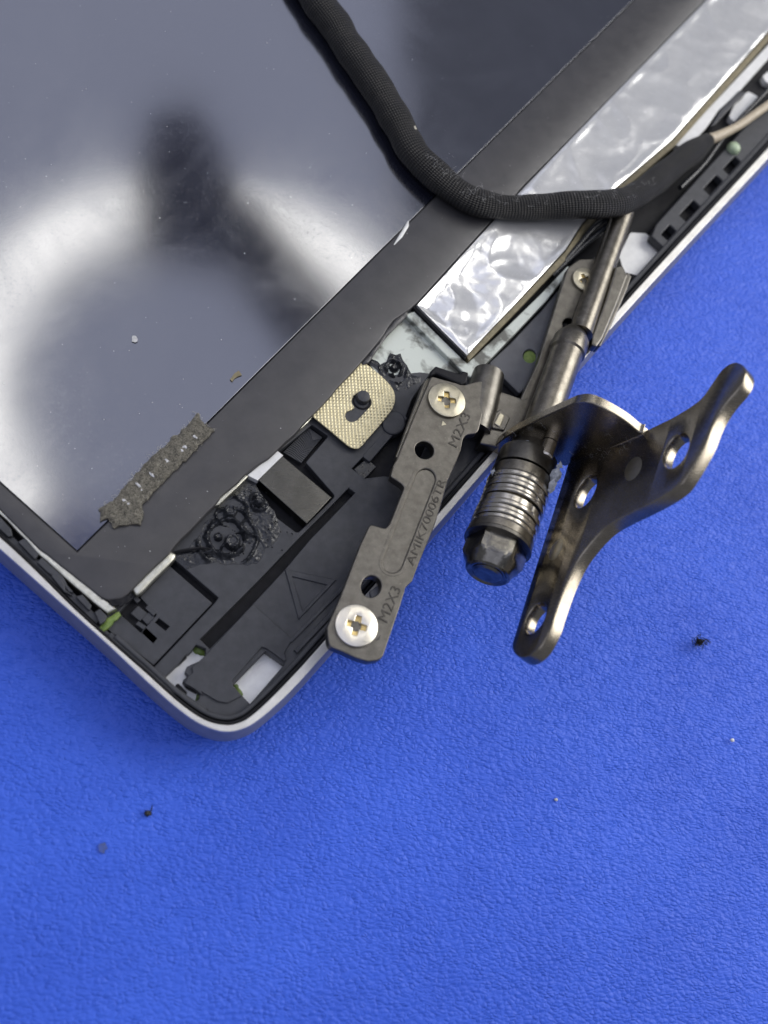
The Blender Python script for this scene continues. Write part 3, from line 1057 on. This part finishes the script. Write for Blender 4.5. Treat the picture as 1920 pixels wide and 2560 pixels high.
for k, pts in enumerate([((1410, 655, 5.4), (1450, 610, 5.9), (1490, 565, 6.6), (1545, 530, 7.4)), ((1380, 690, 5.0), (1440, 632, 5.6), (1488, 590, 6.3), (1540, 545, 7.2)), ((1700, 470, 6), (1760, 410, 5.8), (1820, 330, 5.6), (1930, 215, 5.4))]):
    tube("thin_wire", curve([(*at(*p),) for p in pts], False, 6), .42, MELT, cb, 8)
rl = random.Random(9)
seeds = []
for i in range(60):
    k = rl.randrange(60, len(pp) - 30)
    seeds.append(pp[k] + Vector((rl.uniform(-1, 1), rl.uniform(-1, 1.2), rr[k] * .85)))
for i in range(26):
    c = rl.choice(((1190, 478), (1260, 490), (1590, 470), (1500, 560), (1110, 400), (1120, 430)))
    q = at(c[0] + rl.uniform(-40, 40), c[1] + rl.uniform(-15, 15), 10.3)
    seeds.append(q)
tag(fibres("lint", seeds, LINT, cb, .011, (.4, 1.8), .9, 21), None, None, None, "stuff")
k0 = min(range(len(pp)), key=lambda k: (pp[k] - at(1030, 325, 8.5)).length)
wb = patch("white_crumb", [(1033, 316), (1038, 314), (1042, 322), (1039, 326), (1032, 325)], level(9.35), .15, lambda x, y, d: .1 * min(1, d / .2), .2, FIBRE, None)
tag(wb, "tiny white plastic crumb caught on the black woven cable", "crumb")

# ------------------------------------------------------------------ hinge
hg = thing("hinge", at(1200, 1100, 5.0), "broken dark steel laptop hinge with screwed arms, washer stack, nut and forked bracket", "hinge")
AX = camdir(-.29, -.826, .485)             # along the pin, towards the nut
Q0 = at(1302, 1202, 11.0)                  # a point on the pin
_d = ray(1411, 900).normalized()
_lo, _hi = 60.0, 260.0
for _i in range(60):                       # keep its slope to the line of sight, make it pass over the far end
    _t = (_lo + _hi) / 2
    _v = (Q0 - (CAM + _d * _t)).normalized()
    if (R.transposed() @ _v).z < .485: _lo = _t
    else: _hi = _t
AX = _v


def s_at(px, py):
    d = ray(px, py).normalized()
    w0 = CAM - Q0
    b = d.dot(AX)
    return (AX.dot(w0) - b * d.dot(w0)) / (1 - b * b)


# --- arm plate
U0 = at(1115, 1003, 9.6)
L0 = at(890, 1566, 11.6)
ad = (L0 - U0).normalized()
side = Vector((0, 0, 1)).cross(ad).normalized()
ARMN = ad.cross(side)
if ARMN.z < 0: ARMN = -ARMN
ARM = Plane(U0, ARMN, ad)
ARMO = fillet([(1078, 940, 8), (1160, 962, 10), (1205, 950, 14), (1220, 975, 10), (1195, 1085, 20), (1160, 1086, 20), (1152, 1128, 14), (1139, 1160, 6), (1120, 1203), (1103, 1262), (1087, 1313), (1050, 1402), (1031, 1452, 6), (1014, 1468, 6), (1012, 1478, 4), (1000, 1517),
               (970, 1605, 20), (955, 1650, 26), (920, 1654, 20), (890, 1645, 14), (858, 1630, 12), (822, 1616, 22), (817, 1570, 12), (853, 1487), (900, 1364), (925, 1310, 10), (964, 1321, 8), (975, 1308, 4), (1011, 1218, 10), (1003, 1209, 5), (976, 1191, 7), (984, 1162, 5), (992, 1149), (1032, 1049)], 0, 5)
STAD = stadium((1064, 1197), (982, 1406), 25, 10)
arm = plate("mounting_arm", ARMO, ARM, 1.25, GUN, hg, holes=[circle(1061, 1125, 24, 24, 21, .4), circle(928, 1466, 25, 24, 27, .4), STAD], bevel=.14)
plate("slot_floor", stadium((1064, 1197), (982, 1406), 27, 10), ARM.up(-.24), .6, GUN, arm, bevel=.02)
plate("slot_border", stadium((1064, 1197), (982, 1406), 35, 12), ARM.up(.035), .1, GUN, arm, holes=[stadium((1064, 1197), (982, 1406), 27.5, 10)], bevel=.03)
plate("arm_plug", fillet([(925, 1478), (955, 1455), (965, 1480), (930, 1500)], 3), ARM.up(-1.6), .6, GREYP, arm, bevel=.08)
# arm's left flange (dark edge)
plate("arm_flange", [(1060, 952), (1078, 938), (1086, 946), (1010, 1130), (994, 1148), (990, 1140)], ARM.up(-.7), 1.2, DARKGUN, arm, bevel=.15)


def text(body, p0, p1, size, plane, par, squash=1.0, h=.045):
    cu = bpy.data.curves.new("lettering", 'FONT')
    cu.body = body
    cu.size = size
    cu.extrude = .02
    cu.offset = 0.0
    tmp = bpy.data.objects.new("lettering", cu)
    COL.objects.link(tmp)
    dg = bpy.context.evaluated_depsgraph_get()
    me = bpy.data.meshes.new_from_object(tmp.evaluated_get(dg))
    bpy.data.objects.remove(tmp)
    vs = [v.co.copy() for v in me.vertices]
    fs = [tuple(p.vertices) for p in me.polygons]
    bpy.data.meshes.remove(me)
    a, b = plane.loc(*p0), plane.loc(*p1)
    e = (b - a)
    wid = max(v.x for v in vs)
    k = e.length / wid
    e.normalize()
    nn = Vector((-e.y, e.x))
    V = [plane.at(a + e * v.x * k + nn * v.y * squash, h + v.z) for v in vs]
    return finish("lettering", V, fs, LETTER, par, 0)


LETTER = m_metal("engraving_shade", (.06, .056, .052), (.095, .09, .082), (.35, .5), .2, .9, -68, .006)  # strokes stand proud; the shade of engraved grooves is put into the colour
text("AMIK70006TR", (1033, 1416), (1115, 1203), 1.45, ARM, arm)
text("M2X3", (966, 1560), (1003, 1474), 1.75, ARM, arm)
text("M2X3", (1140, 1122), (1177, 1040), 1.75, ARM, arm)
plate("arrow_mark", [(938, 1602), (952, 1586), (948, 1600)], ARM.up(.02), .05, LETTER, arm, bevel=0)
plate("arrow_mark", [(1104, 1064), (1107, 1052), (1116, 1061)], ARM.up(.02), .05, NICKD, arm, bevel=0)


def screw(cx, cy, r, plane, par, mat, cmat, rot, ell=1.0):
    c = plane.hit(cx, cy)
    k = r * pxmm(c)
    pl_ = Plane(c, plane.n, plane.u)
    a, b = .46 * k, .125 * k
    cross = []
    for i in range(4):
        t = rot + i * math.pi / 2
        u, v = Vector((math.cos(t), math.sin(t))), Vector((-math.sin(t), math.cos(t)))
        cross += [u * b * 1.15 + v * -b * 1.15, u * a - v * b, u * a * 1.02, u * a + v * b]
    head = prism([[Vector((k * math.cos(t), k * math.sin(t))) for t in [2 * math.pi * i / 40 for i in range(40)]], cross], pl_.up(.42), .42, .13)
    s = finish("screw", head[0], head[1], mat, par, 30)
    V = [pl_.at((0, 0), -.12)]
    n = 24
    V += [pl_.at((.5 * k * math.cos(2 * math.pi * i / n), .5 * k * math.sin(2 * math.pi * i / n)), .12) for i in range(n)]
    finish("cross_recess", V, [(0, 1 + i, 1 + (i + 1) % n) for i in range(n)], cmat, s, 60)
    return s


s1 = screw(1115, 1003, 49, ARM, hg, NICKD, BRASS, .35)
s1['label'] = "dull yellowed screw at the upper end of the arm"
s2 = screw(890, 1566, 55, ARM, hg, NICK, BRASS, .12)
s2['label'] = "bright nickel screw at the lower end of the arm"

# --- knuckle and second arm
KN = level(8.2)
tube("knuckle", [at(1222, 935, 7.1), at(1212, 970, 7.2), at(1198, 1030, 7.3), at(1186, 1078, 7.4)], [2.1, 2.3, 2.3, 2.1], DARKGUN, hg, 28)
plate("knuckle_block", fillet([(1246, 976), (1305, 996), (1345, 1000), (1330, 1050), (1284, 1092), (1243, 1118), (1199, 1108), (1228, 1040)], 5), level(8.0), 2.2, GUN, hg, bevel=.18)
plate("knuckle_block", fillet([(1226, 1040), (1252, 1022), (1276, 1044), (1262, 1076), (1232, 1070)], 4), level(8.35), .6, GUN, hg, bevel=.15)
plate("knuckle_block", fillet([(1236, 1058), (1250, 1030), (1262, 1038), (1250, 1068)], 3), level(8.55), .4, NICKD, hg, bevel=.12)
A2 = level(7.6)
A2O = fillet([(1300, 1000), (1345, 905), (1397, 740), (1420, 668, 16), (1448, 648, 14), (1500, 645, 10), (1530, 660, 10), (1465, 860), (1400, 1000), (1330, 1040)], 0, 5)
a2 = plate("second_arm", A2O, A2, 1.2, DARKGUN, hg, holes=[circle(1422, 811, 15, 18)], bevel=.15)
s3 = screw(1461, 702, 34, A2, hg, NICKD, BRASS, .5)
s3['label'] = "small screw half hidden behind the pin"
plate("side_flange", fillet([(1540, 666), (1556, 661), (1570, 688), (1542, 762), (1507, 846), (1492, 868), (1479, 860), (1481, 838), (1516, 745)], 7), level(9.6), 1.4, DARKGUN, hg, bevel=.25)
plate("side_flange", fillet([(1568, 676), (1580, 690), (1566, 730), (1526, 822), (1502, 866), (1494, 866), (1535, 760)], 6), level(8.6), 1.6, GUN, hg, bevel=.25)

# --- pin, washers, nut
def R_(px, py, half):
    return half * pxmm(Q0 + AX * s_at(px, py))


sF0, sF1, sC0, sC1 = s_at(1560, 530), s_at(1446, 832), s_at(1440, 850), s_at(1424, 884)
sP = s_at(1331, 1122)
rS, rF = R_(1390, 960, 43), R_(1490, 720, 29)
view = (CAM - Q0).normalized()
perp = AX.cross(view).normalized()
_w = 14 * pxmm(Q0 + AX * s_at(1490, 700))
OF = Q0 + perp * (_w if (R.transposed() @ perp).x > 0 else -_w)
revolve("pin", OF, AX, [(sF0, rF * .9), (sF0 + .3, rF), (sF1, rF), (sF1 + .2, rF * 1.1)], SHAFT, hg, 28, up=view)
revolve("pin", Q0, AX, [(sF1 - .1, rS * .62), (sC0, rS * .98), (sC0 + .5, rS * 1.08), (sC1, rS * 1.08), (sC1 + .25, rS * .97), (sP + .4, rS * .97)], SHAFT, hg, 40)
# cam collar and washers
sW, sN = s_at(1302, 1196), s_at(1247, 1360)
rW = R_(1302, 1202, 79)
revolve("cam_collar", Q0, AX, [(sP, rW * .70), (sP + 1.3, rW * .74), (sP + 1.7, rW * .95), (sP + 2.0, rW * .97), (sW - .45, rW * .97), (sW - .30, rW * .86)], DARKGUN, hg, 48)
prof = [1.25, .55, .5, .5, .5, .55, .75, .5, .5, .5, .5, .9]
tot = sum(prof)
s = sW - .15
sc_ = (sN - sW + .1) / tot
for k, t in enumerate(prof):
    t *= sc_
    g = .06 if k != 5 else .28
    r = rW * (1.0 + (.015 if k % 2 else -.012)) * (1.02 if k > 6 else 1)
    c = min(.13, t * .35)
    o_ = Q0 + perp * random.uniform(-.04, .04)
    revolve("washer", o_, AX + perp * random.uniform(-.012, .012), [(s, r * .8), (s, r - c), (s + c, r), (s + t - g - c, r), (s + t - g, r - c), (s + t - g, r * .8)], WASH if k not in (0, 11) else SHAFT, hg, 48)
    s += t
revolve("washer_core", Q0, AX, [(sW - .4, rW * .82), (sN, rW * .82)], NUT, hg, 32)
patch_r = rW * 1.06
revolve("lock_plate", Q0, AX, [(sN - .1, patch_r * .6), (sN - .1, patch_r * 1.0), (sN + .3, patch_r * 1.0), (sN + .35, patch_r * .6)], DARKGUN, hg, 40)
rN = R_(1240, 1400, 76)
nt = revolve("nut", Q0, AX, [(sN + .3, rN * .8), (sN + .3, rN * .99, rN * .9), (sN + .55, rN * 1.04, rN * .9), (sN + 2.3, rN * 1.04, rN * .9), (sN + 2.9, rN * .95, rN * .9), (sN + 3.3, rN * .86), (sN + 3.5, rN * .82), (sN + 4.2, rN * .76), (sN + 4.4, rN * .69), (sN + 4.2, rN * .6)], NUT, hg, 72, smooth=30, up=view)
revolve("stud_end", Q0, AX, [(sN + 3.0, rN * .56), (sN + 4.3, rN * .53), (sN + 4.5, rN * .44), (sN + 4.55, rN * .3), (sN + 4.4, rN * .1)], NUT, nt, 32)
ring_c = Q0 + AX * (sN + 3.75)

# --- forked bracket: face across the pin, folded to a Y shaped flange along it
P1 = Plane(Q0 + AX * (sP + .2), AX, Vector((0, 0, 1)))
n2 = camdir(-.757, .445, .454)
n2 = (n2 - AX * n2.dot(AX)).normalized()
FOLD = P1.hit(1424, 1154)
P2 = Plane(FOLD, n2, AX)
f1 = plate("bracket_face", curve([(1226, 1128), (1262, 1094), (1330, 1056), (1418, 1016), (1445, 1006), (1475, 1006), (1512, 1022), (1562, 1052), (1594, 1078), (1606, 1084), (1560, 1112), (1500, 1130), (1432, 1158), (1412, 1166), (1390, 1160),
                                    (1340, 1190), (1280, 1180), (1232, 1160)], True, 5), P1, 1.25, BRK, hg, bevel=.16)
YO = [(1424, 1154), (1470, 1130), (1540, 1100), (1590, 1080), (1612, 1076), (1650, 1058), (1690, 1038), (1747, 1000), (1775, 964), (1800, 928), (1823, 909), (1844, 905), (1860, 916), (1863, 936), (1850, 965), (1818, 1003), (1788, 1050), (1763, 1110),
      (1721, 1184), (1693, 1217), (1637, 1252), (1545, 1298), (1503, 1328), (1452, 1388), (1417, 1455), (1391, 1525), (1377, 1568), (1354, 1612), (1330, 1636), (1308, 1644), (1288, 1636), (1279, 1614), (1290, 1574), (1310, 1508), (1336, 1425), (1377, 1296), (1410, 1190)]


def ell(cx, cy, L, W, ang):
    return circle(cx, cy, L, 24, W, ang)


HA = math.radians(-62)
fork = plate("bracket_fork", curve(YO, True, 4), P2, 1.65, BRK, hg,
             holes=[ell(1338, 1545, 42, 20, HA), ell(1463, 1228, 45, 20, HA), ell(1690, 1126, 48, 25, HA)], bevel=.22, smooth=35)


def dimple(cx, cy, L, W):
    pts = [P2.loc(*p) for p in ell(cx, cy, L, W, HA)]
    c = sum(pts, Vector((0, 0))) / len(pts)
    V, F_ = [], []
    n = len(pts)
    for k, (s_, h) in enumerate(((1.0, .01), (.85, -.02 + .05), (.5, .10), (.1, .12))):
        V += [P2.at(c + (p - c) * s_, h) for p in pts]
    for r in range(3):
        for i in range(n):
            j = (i + 1) % n
            F_.append((r * n + i, r * n + j, (r + 1) * n + j, (r + 1) * n + i))
    F_.append(tuple(range(3 * n, 4 * n)))
    finish("rivet", V, F_, NICKD, fork, 60)


dimple(1583, 1172, 33, 18)
dimple(1390, 1374, 30, 12)
# bend between the two faces
V1 = [P1.hit(1418, 1162), P1.hit(1604, 1080)]
tube("bend", [P1.hit(1420, 1160) - n2 * .55 - AX * .5, P1.hit(1604, 1082) - n2 * .55 - AX * .5], .62, BRK, fork, 20)
# little locating pin in front of the face
pc = P1.hit(1372, 1112) + view * .5
revolve("locating_pin", pc, AX, [(-.2, R_(1365, 1130, 20)), (1.9, R_(1365, 1130, 20)), (2.1, R_(1365, 1130, 17))], WASH, hg, 28)
for k, (x, y, L) in enumerate(((1388, 1190, 26), (1380, 1215, 20), (1398, 1165, 14), (1310, 1118, 22), (1232, 1180, 10))):
    pl2 = Plane(Q0 + AX * s_at(x, y) + view * rW * .75, view, Vector((1, 0, 0)))
    patch("grease", jitter(circle(x, y, L * .5, 12, L * .9, .3), 3, 6, k), pl2, .2, lambda a, b, d: .3 * min(1, d / .4) + .15 * nz(a, b, k, 2), .3, GREASE, hg, 80)
seeds = [P1.hit(rl.uniform(1250, 1560), rl.uniform(1050, 1140)) + AX * .05 for i in range(26)]
seeds += [P2.hit(rl.uniform(1450, 1590), rl.uniform(1095, 1150)) + n2 * .05 for i in range(20)]
for i in range(24):
    q = Q0 + AX * rl.uniform(s_at(1470, 780), sN)
    seeds.append(q + view * rS * rl.uniform(.98, 1.1))
tag(fibres("lint", seeds, LINT, hg, .009, (.3, 1.2), .8, 8), None, None, None, "stuff")

# ------------------------------------------------------------------ crumbs on the mat
def crumb(name, x, y, r, mat, label, cat, tail=None, seed=0):
    c = at(x, y, -.2)
    k = r * pxmm(c)
    V, F_ = [], []
    n, m = 12, 6
    for j in range(m + 1):
        a = math.pi * j / m
        for i in range(n):
            t = 2 * math.pi * i / n
            q = Vector((math.sin(a) * math.cos(t), math.sin(a) * math.sin(t), math.cos(a)))
            d = k * (1 + .55 * noise.noise(q * 1.7 + Vector((seed, 0, 0))))
            V.append(c + Vector((q.x * d, q.y * d * .8, q.z * d * .5)))
    for j in range(m):
        for i in range(n):
            F_.append((j * n + i, j * n + (i + 1) % n, (j + 1) * n + (i + 1) % n, (j + 1) * n + i))
    if tail:
        path = [c + Vector((k * .3, 0, .1))] + [at(*p, .1) for p in tail]
        v, f, _ = tube_data(path, [k * .3] + [.07] * len(tail), 5)
        F_ += [tuple(i + len(V) for i in t) for t in f]
        V += v
    return tag(finish(name, V, F_, mat, None, 60), label, cat)


crumb("plastic_crumb", 369, 2034, 9, MELT, "black plastic crumb with thin tail on blue mat below the lid corner", "crumb", [(378, 2026), (381, 2014)], 1)
crumb("dust_clump", 1750, 1604, 9, DEEP, "fuzzy dark dust clump on blue mat right of the forked bracket", "dust", [(1765, 1598), (1774, 1606)], 4)
dc = bpy.data.objects["dust_clump"]
tag(fibres("fibre", [at(1750 + rl.uniform(-14, 14), 1604 + rl.uniform(-9, 9), .3 + rl.random() * .5) for i in range(60)], DEEP, dc, .03, (.5, 1.4), 1.2, 6), None, None, None, "stuff")
crumb("white_speck", 1831, 1850, 6, WHITE, "tiny white speck on blue mat below the dark dust clump", "speck", None, 6)
crumb("pale_speck", 1390, 1999, 5, LINT, "tiny pale speck on the blue mat below the forked bracket tip", "speck", None, 8)
st = patch("grey_smudge", jitter(circle(256, 2119, 11, 10, 14), 3, 6, 2), level(-.28), .25, lambda x, y, d: .03 * nz(x, y, 0, 2), .2, SMUDGE, None)
tag(st, "faint grey smudge on blue mat below left of the black crumb", "smudge")

# ------------------------------------------------------------------ ring lamp over the bench (seen as a reflection in the screen)
HL = 250.0
LC = mirror(525, 950, PANZ, HL)
LR = sum((mirror(525 + 515 * math.cos(t), 950 + 515 * math.sin(t), PANZ, HL) - LC).length for t in (math.pi, -math.pi / 2, -2.4)) / 3
lamp = thing("ring_lamp", LC, "round magnifier lamp with glowing ring above the bench", "lamp")
RINGM = m_emit("ring_tube", (1.0, .97, .90), 5.0)
path = [LC + Vector((LR * math.cos(t), LR * math.sin(t), 0)) for t in [math.radians(-60 + 284 * k / 64) for k in range(65)]]
tube("light_ring", path, 10.0, RINGM, lamp, 12, .6, 180)
revolve("housing", LC + Vector((0, 0, 9)), Vector((0, 0, 1)), [(0, LR - 18), (0, LR + 18), (14, LR + 15), (20, LR), (14, LR - 15), (.1, LR - 18)], LAMPW, lamp, 64, caps=False)
HJ = 225.0
jp = [mirror(x, y, PANZ, HJ) for x, y in ((380, 285), (490, 270), (540, 350), (580, 440), (650, 580), (560, 620), (345, 590), (335, 480))]
cz = Vector((0, 0, 14))
n = len(jp)
finish("lamp_joint", [p for p in jp] + [p + cz for p in jp], [tuple(range(n)), tuple(range(n, 2 * n))[::-1]] + [(i, (i + 1) % n, n + (i + 1) % n, n + i) for i in range(n)], LAMPB, lamp, 0)
tube("lamp_stem", [mirror(585, 560, PANZ, HJ + 5), mirror(660, 650, PANZ, HJ + 5), mirror(745, 770, PANZ, HJ + 5), mirror(900, 1000, PANZ, HJ + 5)], 14.0, LAMPB, lamp, 16)
print("ring lamp", LC, LR, "cam", CAM)
